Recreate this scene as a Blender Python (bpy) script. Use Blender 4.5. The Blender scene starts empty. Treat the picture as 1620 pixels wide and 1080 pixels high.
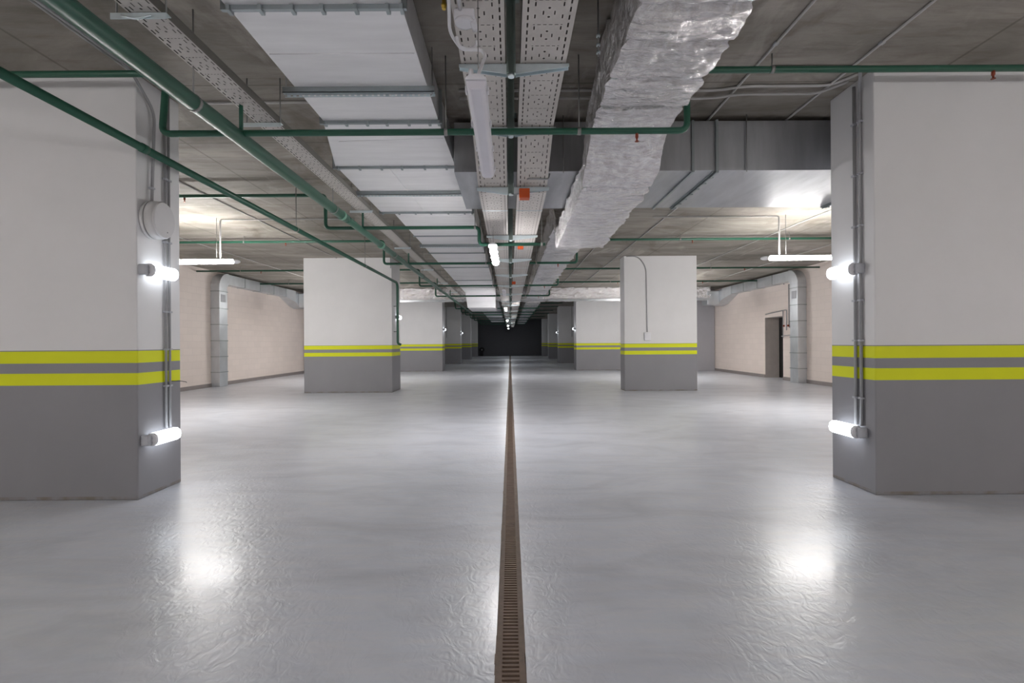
import bpy, math, random
from mathutils import Vector, noise
random.seed(4)
S = bpy.context.scene
COL = S.collection
PI = math.pi
H = 1.3            # camera height; "z" below is height above the floor, R(z) turns height above the eye into it
def R(z): return H + z

# ------------------------------------------------------------------ camera, exposure, world
cd = bpy.data.cameras.new('camera'); cam = bpy.data.objects.new('camera', cd); COL.objects.link(cam)
cam.location = (0, 0, H)
cam.rotation_euler = (PI/2, 0, 0)
cam.rotation_euler.rotate_axis('Z', -math.radians(0.37))
cd.sensor_width = 36; cd.lens = 36*765/1620
cd.shift_x = 3/1620; cd.shift_y = 2/1620
cd.clip_start = 0.05; cd.clip_end = 200
S.camera = cam
S.view_settings.view_transform = 'Standard'; S.view_settings.look = 'None'
S.view_settings.gamma = 1; S.view_settings.use_curve_mapping = False
S.view_settings.exposure = 1.02
w = bpy.data.worlds.new('world'); S.world = w; w.use_nodes = True
w.node_tree.nodes['Background'].inputs[0].default_value = (0.5, 0.52, 0.55, 1)
w.node_tree.nodes['Background'].inputs[1].default_value = 0.0
TUBE_W = 100.0; TUBE_FAR = 55.0; WALL_W = 2.4; TUBE_NEAR = 50.0

# ------------------------------------------------------------------ node helpers
class NT:
    def __init__(s, name):
        s.m = bpy.data.materials.new(name); s.m.use_nodes = True
        s.t = s.m.node_tree; s.b = s.t.nodes['Principled BSDF']; s.out = s.t.nodes['Material Output']
        s.tc = None
    def n(s, kind, **kw):
        q = s.t.nodes.new(kind)
        for k, v in kw.items(): setattr(q, k, v)
        return q
    def set(s, sock, v):
        if hasattr(v, 'links') or hasattr(v, 'is_linked'): s.t.links.new(v, sock)
        else: sock.default_value = v
    def math(s, op, a, b=0.0, c=0.0):
        q = s.n('ShaderNodeMath', operation=op)
        s.set(q.inputs[0], a); s.set(q.inputs[1], b); s.set(q.inputs[2], c)
        return q.outputs[0]
    def obj(s):
        if not s.tc: s.tc = s.n('ShaderNodeTexCoord')
        return s.tc.outputs['Object']
    def xyz(s):
        q = s.n('ShaderNodeSeparateXYZ'); s.t.links.new(s.obj(), q.inputs[0]); return q.outputs
    def mapped(s, scale, loc=(0,0,0), rot=(0,0,0)):
        q = s.n('ShaderNodeMapping'); s.t.links.new(s.obj(), q.inputs[0])
        q.inputs['Scale'].default_value = scale; q.inputs['Location'].default_value = loc; q.inputs['Rotation'].default_value = rot
        return q.outputs[0]
    def noise(s, scale, detail=4, rough=.5, vec=None, dist=0):
        q = s.n('ShaderNodeTexNoise'); s.t.links.new(vec or s.obj(), q.inputs['Vector'])
        q.inputs['Scale'].default_value = scale; q.inputs['Detail'].default_value = detail
        q.inputs['Roughness'].default_value = rough; q.inputs['Distortion'].default_value = dist
        return q.outputs[0]
    def ramp(s, fac, stops):
        q = s.n('ShaderNodeValToRGB'); s.t.links.new(fac, q.inputs[0]); e = q.color_ramp.elements
        while len(e) < len(stops): e.new(0.5)
        for i, (p, c) in enumerate(stops):
            e[i].position = p; e[i].color = (c, c, c, 1) if isinstance(c, (int, float)) else (*c, 1)
        return q.outputs[0]
    def mix(s, fac, a, b, mode='MIX'):
        q = s.n('ShaderNodeMix', data_type='RGBA', blend_type=mode)
        s.set(q.inputs[0], fac)
        for i, v in ((6, a), (7, b)): s.set(q.inputs[i], (*v, 1) if isinstance(v, tuple) else v)
        return q.outputs[2]
    def bump(s, h, strength=.2, dist=.01, prev=None):
        q = s.n('ShaderNodeBump'); s.t.links.new(h, q.inputs['Height'])
        q.inputs['Strength'].default_value = strength; q.inputs['Distance'].default_value = dist
        if prev is not None: s.t.links.new(prev, q.inputs['Normal'])
        return q.outputs[0]
    def done(s, color=None, rough=None, metal=None, normal=None, **kw):
        if color is not None: s.set(s.b.inputs['Base Color'], (*color, 1) if isinstance(color, tuple) else color)
        if rough is not None: s.set(s.b.inputs['Roughness'], rough)
        if metal is not None: s.set(s.b.inputs['Metallic'], metal)
        if normal is not None: s.set(s.b.inputs['Normal'], normal)
        for k, v in kw.items(): s.set(s.b.inputs[k.replace('_', ' ')], v)
        return s.m

def lin(r, g, b):
    f = lambda c: c/12.92 if c <= .04045 else ((c+.055)/1.055)**2.4
    return (f(r/255), f(g/255), f(b/255))

def simple(name, col, rough=.5, metal=0, var=.08, scale=6, bump=0):
    t = NT(name); n = t.noise(scale, 5, .6)
    c = t.mix(n, tuple(x*(1-var*2) for x in col), tuple(min(1, x*(1+var)) for x in col))
    kw = {}
    if bump: kw['normal'] = t.bump(t.noise(scale*8, 3), bump, .003)
    return t.done(c, rough, metal, **kw)

M = {}
def mat_floor():
    t = NT('polished_floor_paint')
    big = t.noise(.35, 4, .55, t.mapped((1, .5, 1)))
    mid = t.noise(2.2, 6, .65, dist=.6)
    c = t.mix(t.ramp(big, [(.3, 0.), (.7, 1.)]), lin(208, 213, 223), lin(218, 221, 230))
    c = t.mix(t.ramp(mid, [(.35, 0.), (.8, .35)]), c, lin(186, 189, 198))
    sc = t.noise(2.5, 8, .7, t.mapped((1, 6, 1), rot=(0, 0, .5)))
    c = t.mix(t.ramp(sc, [(.42, 0.), (.75, .5)]), c, lin(226, 222, 222))
    sw = t.noise(.8, 6, .6, t.mapped((1, 2.5, 1), (3, 1, 0), (0, 0, -.6)), dist=1.2)
    c = t.mix(t.ramp(sw, [(.45, 0.), (.72, .55)]), c, lin(176, 178, 186))
    r = t.ramp(t.noise(1.3, 3, .5), [(.3, .30), (.7, .34)])
    wv = t.noise(14, 2, .55, t.mapped((1, .7, 1)), dist=1.6)
    n1 = t.bump(t.noise(1.7, 2, .5), .5, .010)
    n2 = t.bump(wv, .6, .0055, n1)
    return t.done(c, r, 0.0, n2, Coat_Weight=.12, Coat_Roughness=.16, IOR=1.4)
def mat_ceiling():
    t = NT('raw_concrete_ceiling')
    a = t.noise(.9, 8, .65, t.mapped((.5, 1.4, 1)), dist=.8)
    b = t.noise(5, 8, .7, t.mapped((.35, 2.2, 1)), dist=.4)
    c = t.mix(t.ramp(a, [(.32, 0.), (.68, 1.)]), lin(116, 112, 103), lin(174, 167, 158))
    c = t.mix(t.ramp(b, [(.50, 0.), (.72, .6)]), c, lin(120, 110, 98))
    d = t.noise(.7, 5, .6, t.mapped((1, 1, 1), (7, 3, 0)), dist=1.4)
    c = t.mix(t.ramp(d, [(.56, 0.), (.70, .55)]), c, lin(92, 80, 66))
    e = t.noise(1.6, 6, .6, t.mapped((1, .35, 1), (2, 9, 0), (0, 0, .9)), dist=.5)
    c = t.mix(t.ramp(e, [(.60, 0.), (.68, .40)]), c, lin(205, 198, 190))
    X, Y, Z = t.xyz()
    def joint(s, period, wd):
        q = t.math('ABSOLUTE', t.math('SUBTRACT', t.math('FRACT', t.math('DIVIDE', s, period)), .5))
        return t.math('LESS_THAN', q, wd/period)
    j = t.math('MAXIMUM', joint(X, 2.44, .012), joint(Y, 1.22, .01))
    c = t.mix(t.math('MULTIPLY', j, .45), c, lin(80, 74, 66))
    return t.done(c, .8, 0, t.bump(b, .35, .02))
def mat_block(name, base):
    t = NT(name); br = t.n('ShaderNodeTexBrick')
    q = t.n('ShaderNodeCombineXYZ'); X, Y, Z = t.xyz()
    t.t.links.new(Y, q.inputs[0]); t.t.links.new(Z, q.inputs[1]); t.t.links.new(q.outputs[0], br.inputs['Vector'])
    br.offset = .5
    br.inputs['Scale'].default_value = 1; br.inputs['Mortar Size'].default_value = .006
    br.inputs['Brick Width'].default_value = .4; br.inputs['Row Height'].default_value = .2
    br.inputs['Color1'].default_value = (*base, 1); br.inputs['Color2'].default_value = (*[x*.96 for x in base], 1)
    br.inputs['Mortar'].default_value = (*[x*.9 for x in base], 1)
    c = t.mix(t.ramp(t.noise(1.2, 5, .6), [(.4, 0.), (.8, .25)]), br.outputs[0], tuple(x*.8 for x in base))
    return t.done(c, .55, 0, t.bump(br.outputs['Fac'], .25, -.004))
def mat_column():
    t = NT('painted_column')
    X, Y, Z = t.xyz()
    def band(a, b): return t.math('MULTIPLY', t.math('GREATER_THAN', Z, a), t.math('LESS_THAN', Z, b))
    n = t.noise(1.5, 5, .6)
    white = t.mix(n, lin(222, 222, 222), lin(236, 235, 236))
    grey = t.mix(n, lin(136, 136, 140), lin(150, 149, 153))
    c = t.mix(t.math('LESS_THAN', Z, 1.26), white, grey)
    y = t.math('MAXIMUM', band(.966, 1.066), band(1.151, 1.252))
    c = t.mix(y, c, lin(226, 232, 0))
    low = t.math('LESS_THAN', Z, .03)
    c = t.mix(t.math('MULTIPLY', low, t.ramp(t.noise(6, 4), [(.4, 0.), (.6, .7)])), c, lin(120, 108, 92))
    return t.done(c, .55, 0, t.bump(t.noise(30, 3), .05, .003))
def mat_metal(name, col, rough, metal=.85, streak=(1, 1, 1), var=.1, spangle=0):
    t = NT(name)
    n = t.noise(3, 6, .6, t.mapped(streak))
    c = t.mix(t.ramp(n, [(.3, 0.), (.7, 1.)]), tuple(x*(1-var) for x in col), tuple(min(1, x*(1+var)) for x in col))
    r = t.ramp(t.noise(2.2, 5, .6, t.mapped(streak), dist=.5), [(.3, max(.305, rough-.08)), (.7, max(.36, rough+.1))])
    return t.done(c, r, metal, t.bump(t.noise(1.2, 2), .12, .03))
def mat_foil():
    t = NT('crinkled_foil')
    v = t.noise(9, 6, .7, dist=1.5)
    n = t.bump(v, .9, .06)
    v2 = t.n('ShaderNodeTexVoronoi', feature='F1'); t.t.links.new(t.mapped((1, 2.2, 1)), v2.inputs['Vector']); v2.inputs['Scale'].default_value = 7
    n = t.bump(v2.outputs['Distance'], .5, .05, n)
    n = t.bump(t.noise(3, 3, .5, t.mapped((.6, 4, 1)), dist=1), .6, .06, n)
    c = t.mix(t.noise(2.2, 4), lin(236, 234, 236), lin(252, 250, 251))
    return t.done(c, .22, .78, n)
def mat_tray(W):
    t = NT('perforated_tray_steel_%d' % int(W*100))
    X, Y, Z = t.xyz()
    fr = lambda s, p, o=0.: t.math('FRACT', t.math('ADD', t.math('DIVIDE', s, p), o+100))
    def near(v, c, hw): return t.math('LESS_THAN', t.math('ABSOLUTE', t.math('SUBTRACT', v, c)), hw)
    AX = t.math('ABSOLUTE', X)
    def slot(xc, hx, period, off, hv, side=None):
        a = near(AX if side is None else X, xc, hx)
        return t.math('MULTIPLY', a, near(fr(Y, period, off), .5, hv))
    k = W/.3
    parts = [slot(.118*k, .0045, .066, 0, .30), slot(.078*k, .0040, .1, .2, .16),
             slot(.032*k, .0036, .2, .0, .08)]
    # cross dashes every module and the round holes
    cross = t.math('MULTIPLY', near(fr(Y, .2, .5), .5, .013), t.math('MULTIPLY', t.math('LESS_THAN', AX, .085*k), near(fr(X, .034*k, .0), .5, .3)))
    parts.append(cross)
    for o in (.2, -.17):
        dy = t.math('MULTIPLY', t.math('SUBTRACT', fr(Y, .2, o), .5), .2)
        rr = t.math('SQRT', t.math('ADD', t.math('MULTIPLY', dy, dy), t.math('MULTIPLY', X, X)))
        parts.append(t.math('LESS_THAN', rr, .0075))
    m = parts[0]
    for p in parts[1:]: m = t.math('MAXIMUM', m, p)
    n = t.noise(4, 4)
    c = t.mix(n, lin(196, 190, 185), lin(216, 211, 206))
    t.done(c, .6, .1)
    tr = t.n('ShaderNodeBsdfTransparent'); mx = t.n('ShaderNodeMixShader')
    t.t.links.new(m, mx.inputs[0]); t.t.links.new(t.b.outputs[0], mx.inputs[1]); t.t.links.new(tr.outputs[0], mx.inputs[2])
    t.t.links.new(mx.outputs[0], t.out.inputs[0])
    return t.m
def mat_emit(name, col, strength):
    t = NT(name); return t.done((.9, .9, .9), .3, 0, Emission_Color=(*col, 1), Emission_Strength=strength)

M['floor'] = mat_floor(); M['ceiling'] = mat_ceiling()
M['wall'] = mat_block('cream_painted_blocks', lin(241, 228, 220))
M['backwall'] = mat_metal('dark_gate_paint', lin(84, 84, 89), .6, 0, (1, 1, 8))
M['base'] = simple('grey_skirting_paint', lin(150, 142, 140), .5)
M['column'] = mat_column()
M['greycol'] = simple('grey_column_paint', lin(168, 167, 172), .6, 0, .03)
M['dark'] = simple('dark_opening', lin(34, 33, 32), .7)
M['reveal'] = simple('grey_reveal_plaster', lin(205, 196, 190), .7)
M['duct'] = mat_metal('galvanised_duct_sheet', lin(244, 243, 244), .42, .2, (.4, 3, 1), .06)
M['duct_dark'] = mat_metal('galvanised_cross_duct', lin(178, 180, 184), .38, .8, (2.5, .5, .4), .12)
M['duct_side'] = mat_metal('galvanised_wall_duct', lin(206, 210, 214), .32, .7, (1, 1, .5), .1)
M['flange'] = mat_metal('zinc_flange', lin(160, 168, 170), .35, .7)
M['zinc'] = mat_metal('zinc_strut', lin(222, 234, 238), .3, .6)
M['strut'] = mat_metal('zinc_strut_post', lin(160, 176, 172), .35, .6)
M['foil'] = mat_foil()
M['tray30'] = mat_tray(.3); M['tray20'] = mat_tray(.2)
M['lid'] = simple('tray_lid_steel', lin(120, 118, 112), .6, .3)
t = NT('green_pipe_paint'); nn = t.noise(5, 4)
M['green'] = t.done(t.mix(nn, lin(30, 80, 62), lin(40, 96, 76)), .42, 0, Coat_Weight=.1)
M['joint'] = simple('pale_green_coupling', lin(120, 168, 146), .4)
M['rod'] = simple('steel_rod', lin(150, 150, 148), .4, .7)
M['conduit'] = simple('grey_plastic_conduit', lin(168, 168, 170), .45)
M['conduit_pale'] = simple('pale_plastic_conduit', lin(190, 188, 186), .5)
M['plastic'] = simple('white_plastic', lin(232, 232, 236), .38, 0, .02)
M['speaker'] = simple('offwhite_speaker_shell', lin(214, 213, 214), .45, 0, .02)
M['groove'] = simple('shadow_grey_plastic', lin(150, 150, 152), .6)
M['clip'] = simple('grey_mount_plastic', lin(186, 188, 194), .5)
M['orange'] = simple('orange_plastic', lin(206, 84, 30), .45)
M['brass'] = simple('brass', lin(200, 170, 80), .3, .9)
M['copper'] = simple('copper_red', lin(150, 70, 50), .4, .5)
M['iron'] = simple('rusty_cast_grate', lin(124, 104, 90), .6, .2, .2, 12, .3)
M['ironedge'] = simple('brown_drain_edge', lin(128, 112, 100), .7, 0, .25, 18, .4)
M['pit'] = simple('drain_trough', lin(42, 34, 30), .9)
M['black'] = simple('black_rubber', lin(20, 20, 22), .6)
M['off_diffuser'] = simple('unlit_white_diffuser', lin(232, 230, 238), .35, 0, .02)
M['tube'] = mat_emit('lit_tube_diffuser', (1, .98, .955), TUBE_W)
M['tubedim'] = mat_emit('lit_tube_diffuser_dim', (.95, .98, 1), 30.0)
M['tubenear'] = mat_emit('lit_tube_diffuser_near', (1, .985, .97), TUBE_NEAR)
M['tubefar'] = mat_emit('lit_tube_diffuser_far', (1, .975, .97), TUBE_FAR)
M['walllight'] = mat_emit('lit_wall_light_diffuser', (.86, .92, 1), WALL_W)

# ------------------------------------------------------------------ mesh helpers
class MB:
    def __init__(s): s.v = []; s.f = []; s.sm = []
    def quad(s, *p):
        i = len(s.v); s.v += [tuple(q) for q in p]; s.f.append(tuple(range(i, i+len(p)))); s.sm.append(False); return s
    def box(s, x0, x1, y0, y1, z0, z1):
        i = len(s.v)
        s.v += [(x0,y0,z0),(x1,y0,z0),(x1,y1,z0),(x0,y1,z0),(x0,y0,z1),(x1,y0,z1),(x1,y1,z1),(x0,y1,z1)]
        for f in ((3,2,1,0),(4,5,6,7),(0,1,5,4),(1,2,6,5),(2,3,7,6),(3,0,4,7)):
            s.f.append(tuple(i+k for k in f)); s.sm.append(False)
        return s
    def prism(s, prof, axis, a, b):
        """closed profile of 2-D points extruded along an axis from a to b"""
        n = len(prof); i = len(s.v)
        def put(u, v, t): return {'x': (t, u, v), 'y': (u, t, v), 'z': (u, v, t)}[axis]
        for t_ in (a, b): s.v += [put(u, v, t_) for u, v in prof]
        for k in range(n): s.f.append((i+k, i+(k+1) % n, i+n+(k+1) % n, i+n+k)); s.sm.append(False)
        s.f.append(tuple(i+k for k in range(n))[::-1]); s.f.append(tuple(i+n+k for k in range(n))); s.sm += [False, False]
        return s
    def tube(s, pts, r, seg=10, fillet=0, caps=True, smooth=True):
        pts = [Vector(p) for p in pts]
        if fillet:
            out = [pts[0]]
            for k in range(1, len(pts)-1):
                a, b, c = pts[k-1], pts[k], pts[k+1]
                d = min(fillet, (a-b).length*.48, (c-b).length*.48)
                p0 = b+(a-b).normalized()*d; p1 = b+(c-b).normalized()*d
                for q in range(6):
                    u = q/5; out.append(p0*(1-u)**2+b*2*u*(1-u)+p1*u*u)
            out.append(pts[-1]); pts = out
        rr = r if isinstance(r, (list, tuple)) else [r]*len(pts)
        i0 = len(s.v); n = len(pts); up = None
        for k, p in enumerate(pts):
            d = (pts[min(k+1, n-1)]-pts[max(k-1, 0)]).normalized()
            if up is None:
                up = Vector((0, 0, 1)) if abs(d.z) < .9 else Vector((1, 0, 0))
            sx = d.cross(up).normalized(); up = sx.cross(d).normalized()
            for q in range(seg):
                a = 2*PI*q/seg; s.v.append(tuple(p+(sx*math.cos(a)+up*math.sin(a))*rr[k]))
        for k in range(n-1):
            for q in range(seg):
                a = i0+k*seg+q; b = i0+k*seg+(q+1) % seg
                s.f.append((a, b, b+seg, a+seg)); s.sm.append(smooth)
        if caps:
            s.f.append(tuple(i0+q for q in range(seg))[::-1]); s.f.append(tuple(i0+(n-1)*seg+q for q in range(seg))); s.sm += [False, False]
        return s
    def build(s, name, mat, parent=None, origin=None, bevel=0):
        o_ = Vector(origin) if origin is not None else Vector((0, 0, 0))
        me = bpy.data.meshes.new(name); me.from_pydata([tuple(Vector(v)-o_) for v in s.v], [], s.f)
        me.polygons.foreach_set('use_smooth', s.sm); me.materials.append(mat); me.update()
        o = bpy.data.objects.new(name, me); COL.objects.link(o); o.location = o_
        if parent is not None:
            o.parent = parent; o.matrix_parent_inverse.identity()
            o.location = o_-wpos(parent)
        if bevel:
            b = o.modifiers.new('bevel', 'BEVEL'); b.width = bevel; b.segments = 2; b.limit_method = 'ANGLE'
        return o
def wpos(o):
    p = Vector(o.location)
    while o.parent is not None: o = o.parent; p = p+Vector(o.location)
    return p
def tag(o, label=None, cat=None, group=None, kind=None):
    if label: o['label'] = label
    if cat: o['category'] = cat
    if group: o['group'] = group
    if kind: o['kind'] = kind
    return o
def thing(name, label, cat, loc=(0, 0, 0), group=None):
    o = bpy.data.objects.new(name, None); COL.objects.link(o); o.location = loc; o.empty_display_size = .1
    return tag(o, label, cat, group)
def struct(name, mb, mat, **kw): return tag(mb.build(name, mat, **kw), kind='structure')
ORD = ['first', 'second', 'third', 'fourth', 'fifth', 'sixth', 'seventh', 'eighth', 'ninth', 'tenth', 'eleventh', 'twelfth', 'thirteenth', 'fourteenth', 'fifteenth', 'sixteenth', 'seventeenth', 'eighteenth']

# ------------------------------------------------------------------ shell
CZ = 3.587; Y0 = -9.0; Y1 = 48.0; XL = -9.2; XR = 9.12
DX = -.006
m = MB(); m.box(XL-.3, DX-.062, Y0-.3, Y1+.3, -.2, 0); m.box(DX+.062, XR+.8, Y0-.3, Y1+.3, -.2, 0)
struct('floor', m, M['floor'])
struct('ceiling', MB().box(XL-.3, XR+.3, Y0-.3, Y1+.3, CZ, CZ+.3), M['ceiling'])
struct('wall_left', MB().box(XL-.3, XL, Y0, Y1, 0, CZ), M['wall'])
DY0, DY1, DH = 16.15, 17.30, 2.14
m = MB(); m.box(XR, XR+.5, Y0, DY0, 0, CZ); m.box(XR, XR+.5, DY1, Y1, 0, CZ); m.box(XR, XR+.5, DY0, DY1, DH, CZ)
struct('wall_right', m, M['wall'])
m = MB(); m.box(XR+.52, XR+.60, DY0-.1, DY1+.1, 0, DH+.05)
struct('door_dark_panel', m, M['dark'])  # dark-painted panel in place of the unlit interior behind the doorway
m = MB(); m.box(XR+.001, XR+.499, DY1-.012, DY1-.001, 0, DH); m.box(XR+.001, XR+.499, DY0+.001, DY0+.012, 0, DH); m.box(XR+.001, XR+.499, DY0+.012, DY1-.012, DH-.012, DH-.001)
struct('trim_1', m, M['reveal'])
struct('wall_back', MB().box(XL, XR, Y1, Y1+.2, 0, CZ), M['backwall'])
struct('wall_front', MB().box(XL, XR, Y0-.2, Y0, 0, CZ), M['wall'])
struct('baseboard_left', MB().box(XL, XL+.02, Y0, Y1, 0, .11), M['base'])
m = MB(); m.box(XR-.02, XR, Y0, DY0, 0, .11); m.box(XR-.02, XR, DY1, Y1, 0, .11)
struct('baseboard_right', m, M['base'])

# ------------------------------------------------------------------ floor drain
dr = thing('floor_drain', 'long rusty brown slotted drain channel running down the middle of the grey floor', 'drain', (DX, 1, 0))
MB().box(DX-.062, DX+.062, Y0, Y1, -.16, -.09).box(DX-.062, DX-.055, Y0, Y1, -.09, -.012).box(DX+.055, DX+.062, Y0, Y1, -.09, -.012).build('trough', M['pit'], dr)
for s_ in (-1, 1):
    e = MB(); n = 900
    a, b = (DX-.061, DX-.038) if s_ < 0 else (DX+.038, DX+.061)
    for k in range(n):          # rough broken edge of the channel
        y = Y0+(Y1-Y0)*k/n; y2 = Y0+(Y1-Y0)*(k+1)/n
        j = .006*noise.noise(Vector((y*2.3, s_, 0)))+.003*noise.noise(Vector((y*9, s_, 4)))
        if s_ < 0: e.box(a+j, b, y, y2, -.012, .002)
        else: e.box(a, b+j, y, y2, -.012, .002)
    e.build('edge_rail', M['ironedge'], dr)
g = MB(); y = Y0
while y < Y1:
    g.box(DX-.038, DX+.038, y, y+.0125, -.014, .0005); y += .026
g.box(DX-.041, DX-.034, Y0, Y1, -.014, .0006); g.box(DX+.034, DX+.041, Y0, Y1, -.014, .0006)
g.build('slotted_grate', M['iron'], dr)

# ------------------------------------------------------------------ columns
CD = [4.06, 12.85, 22.4, 30.5, 38.5, 46.3]
LT = [.53, .95, .8, .8, .8, .8]; RT = [.55, .48, .8, .8, .8, .8]
LI = [-3.13, -3.135, -3.13, -3.13, -3.13, -3.13]; LO = [-5.4, -5.48, -5.3, -5.3, -5.3, -5.3]
RI = [3.065, 3.04, 3.06, 3.06, 3.06, 3.06]; RO = [5.4, 4.97, 5.3, 5.3, 5.3, 5.3]
cl = ['nearest wide column on the left, with loudspeaker and two lit lamps on its side',
      'second left column, white over grey, with green pipe coming down its side',
      'third left column, bright white front half hidden behind the second',
      'fourth left column, shaded front with dull yellow stripes',
      'fifth left column, dark narrow strip far down the aisle',
      'last left column, pale sliver beside the dark end wall']
cr = ['nearest wide column on the right, with twin conduits and two lit lamps on its side',
      'second right column, with curved conduit down to a white switch box',
      'third right column, bright white front half hidden behind the second',
      'fourth right column, shaded front with dull yellow stripes',
      'fifth right column, dark narrow strip far down the aisle',
      'last right column, pale sliver beside the dark end wall']
for i in range(6):
    for (xi, xo, th, lb) in ((LI[i], LO[i], LT[i], cl[i]), (RI[i], RO[i], RT[i], cr[i])):
        o = MB().box(min(xi, xo), max(xi, xo), CD[i], CD[i]+th, 0, CZ-.001).build('concrete_column', M['column'], origin=(xi, CD[i], 0), bevel=.008)
        tag(o, lb, 'column', 'striped columns beside the aisle')
for s_, lb in ((-1, 'plain grey column at the end of the cream left wall'), (1, 'plain grey column at the end of the cream right wall')):
    x0, x1 = sorted((s_*7.7, s_*9.1)); o = MB().box(x0, x1, 21.5, 22.3, 0, CZ-.001).build('plain_column', M['greycol'], origin=(s_*8.4, 21.5, 0), bevel=.008)
    tag(o, lb, 'column')

# ------------------------------------------------------------------ ducts
def clampset(parent, xs, y, z):
    for x in xs: MB().box(x-.012, x+.012, y-.028, y+.028, z-.022, z+.012).build('clamp', M['flange'], parent, bevel=.003)
def ring(root, x0, x1, y, z0, z1, t=.028, hw=.012, name='flange', mat=None):
    q = MB(); q.box(x0-t, x1+t, y-hw, y+hw, z0-t, z0); q.box(x0-t, x0, y-hw, y+hw, z0, z1); q.box(x1, x1+t, y-hw, y+hw, z0, z1)
    return q.build(name, mat or M['flange'], root)
def loft(stations, name, mat, root, closed=True):
    """rectangular duct lofted through (y, x0, x1, z0, z1)"""
    q = MB()
    for k in range(len(stations)-1):
        y0, a0, a1, b0, b1 = stations[k]; y1, c0, c1, d0, d1 = stations[k+1]
        q.quad((a0, y0, b0), (c0, y1, d0), (c1, y1, d0), (a1, y0, b0))
        q.quad((a0, y0, b1), (a1, y0, b1), (c1, y1, d1), (c0, y1, d1))
        q.quad((a0, y0, b0), (a0, y0, b1), (c0, y1, d1), (c0, y1, d0))
        q.quad((a1, y0, b0), (c1, y1, d0), (c1, y1, d1), (a1, y0, b1))
    for st in (stations[0], stations[-1]):
        y, a0, a1, b0, b1 = st; q.quad((a0, y, b0), (a1, y, b0), (a1, y, b1), (a0, y, b1))
    return q.build(name, mat, root)

zb, zt = R(1.98), R(2.26)
ld = thing('ventilation_duct', 'wide pale flat sheet metal duct with flanges running along the ceiling left of centre', 'duct', (-1.1, 3, zb))
sec = [(-2.0, 1.65-.0), (2.83, 0)]
sections = [
    [(-6, -1.65, -.62, zb, zt), (2.825, -1.65, -.62, zb, zt)],
    [(2.835, -1.645, -.625, zb, zt), (4.295, -1.645, -.625, zb, zt)],
    [(4.305, -1.65, -.625, zb-.004, zt), (5.395, -1.935, -.60, zb-.004, zt)],
    [(5.405, -1.93, -.59, zb, zt), (7.275, -1.93, -.56, zb, zt)],
    [(7.285, -1.75, -.55, zb, zt), (8.9, -1.75, -.55, zb, zt)],
    [(8.91, -1.748, -.55, zb+.003, zt), (10.6, -1.748, -.55, zb+.003, zt)],
    [(10.61, -1.75, -.55, zb, zt), (12.6, -1.75, -.55, zb, zt)],
    [(12.61, -1.75, -.55, zb, zt), (15.2, -1.75, -.55, zb, zt)],
    [(15.21, -1.75, -.55, zb, zt), (19.0, -1.75, -.55, zb, zt), (19.45, -1.7, -.58, R(1.42), R(1.70)), (21.9, -1.7, -.58, R(1.42), R(1.70)), (22.4, -1.75, -.55, zb, zt), (47.5, -1.75, -.55, zb, zt)],
]
for s_ in sections: loft(s_, 'duct_section', M['duct'], ld)
for y, x0, x1 in ((2.83, -1.65, -.62), (4.30, -1.65, -.62), (5.40, -1.935, -.59), (7.28, -1.93, -.56)):
    f = ring(ld, x0, x1, y, zb, zt-.01)
    clampset(f, [x0+(x1-x0)*k for k in (.02, .2, .38, .55, .74, .92, 1.0)], y, zb-.018)
for y in (8.905, 10.605, 12.605, 15.205, 17.2): ring(ld, -1.75, -.55, y, zb, zt-.01, .02)
# stiffening creases on the pale sheets
for a_, b_, r_ in [((-1.63, 3.30, zb), (-.64, 3.30, zb), .004), ((-1.66, 4.72, zb-.004), (-.63, 4.66, zb-.004), .003), ((-1.35, 5.45, zb), (-1.28, 7.24, zb), .004)] + \
        [((-1.74, 7.5+k*.75, zb), (-.56, 7.5+k*.75, zb), .006) for k in range(15)]:
    MB().tube([a_, b_], r_, 6).build('sheet_crease', M['duct'], ld)
# perforated angle slung under the duct
def duct_hanger(y, x0, x1, lb):
    r = thing('duct_support_rail', lb, 'support', (x0, y, zb-.05))
    q = MB(); q.box(x0, x1, y-.02, y+.02, zb-.045, zb-.040); q.box(x0, x1, y-.02, y-.015, zb-.045, zb-.0)
    n = int((x1-x0)/.045)
    q.build('rail', M['flange'], r)
    d = MB()
    for k in range(n): d.box(x0+.02+k*.045, x0+.02+k*.045+.026, y+.0195, y+.0215, zb-.056, zb-.045)
    d.box(x0, x1, y+.02, y+.022, zb-.062, zb-.055)
    d.build('perforated_edge', M['zinc'], r)
    for x in (x0+.02, x1-.02): MB().tube([(x, y, zb-.05), (x, y, CZ)], .005, 6).build('rod', M['rod'], r)
duct_hanger(3.74, -1.74, -.57, 'perforated zinc rail slung under the pale duct near the camera')
duct_hanger(6.3, -2.0, -.53, 'zinc rail under the pale duct behind the cross duct')
duct_hanger(9.7, -1.8, -.5, 'zinc rail under the ribbed part of the pale duct')

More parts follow.
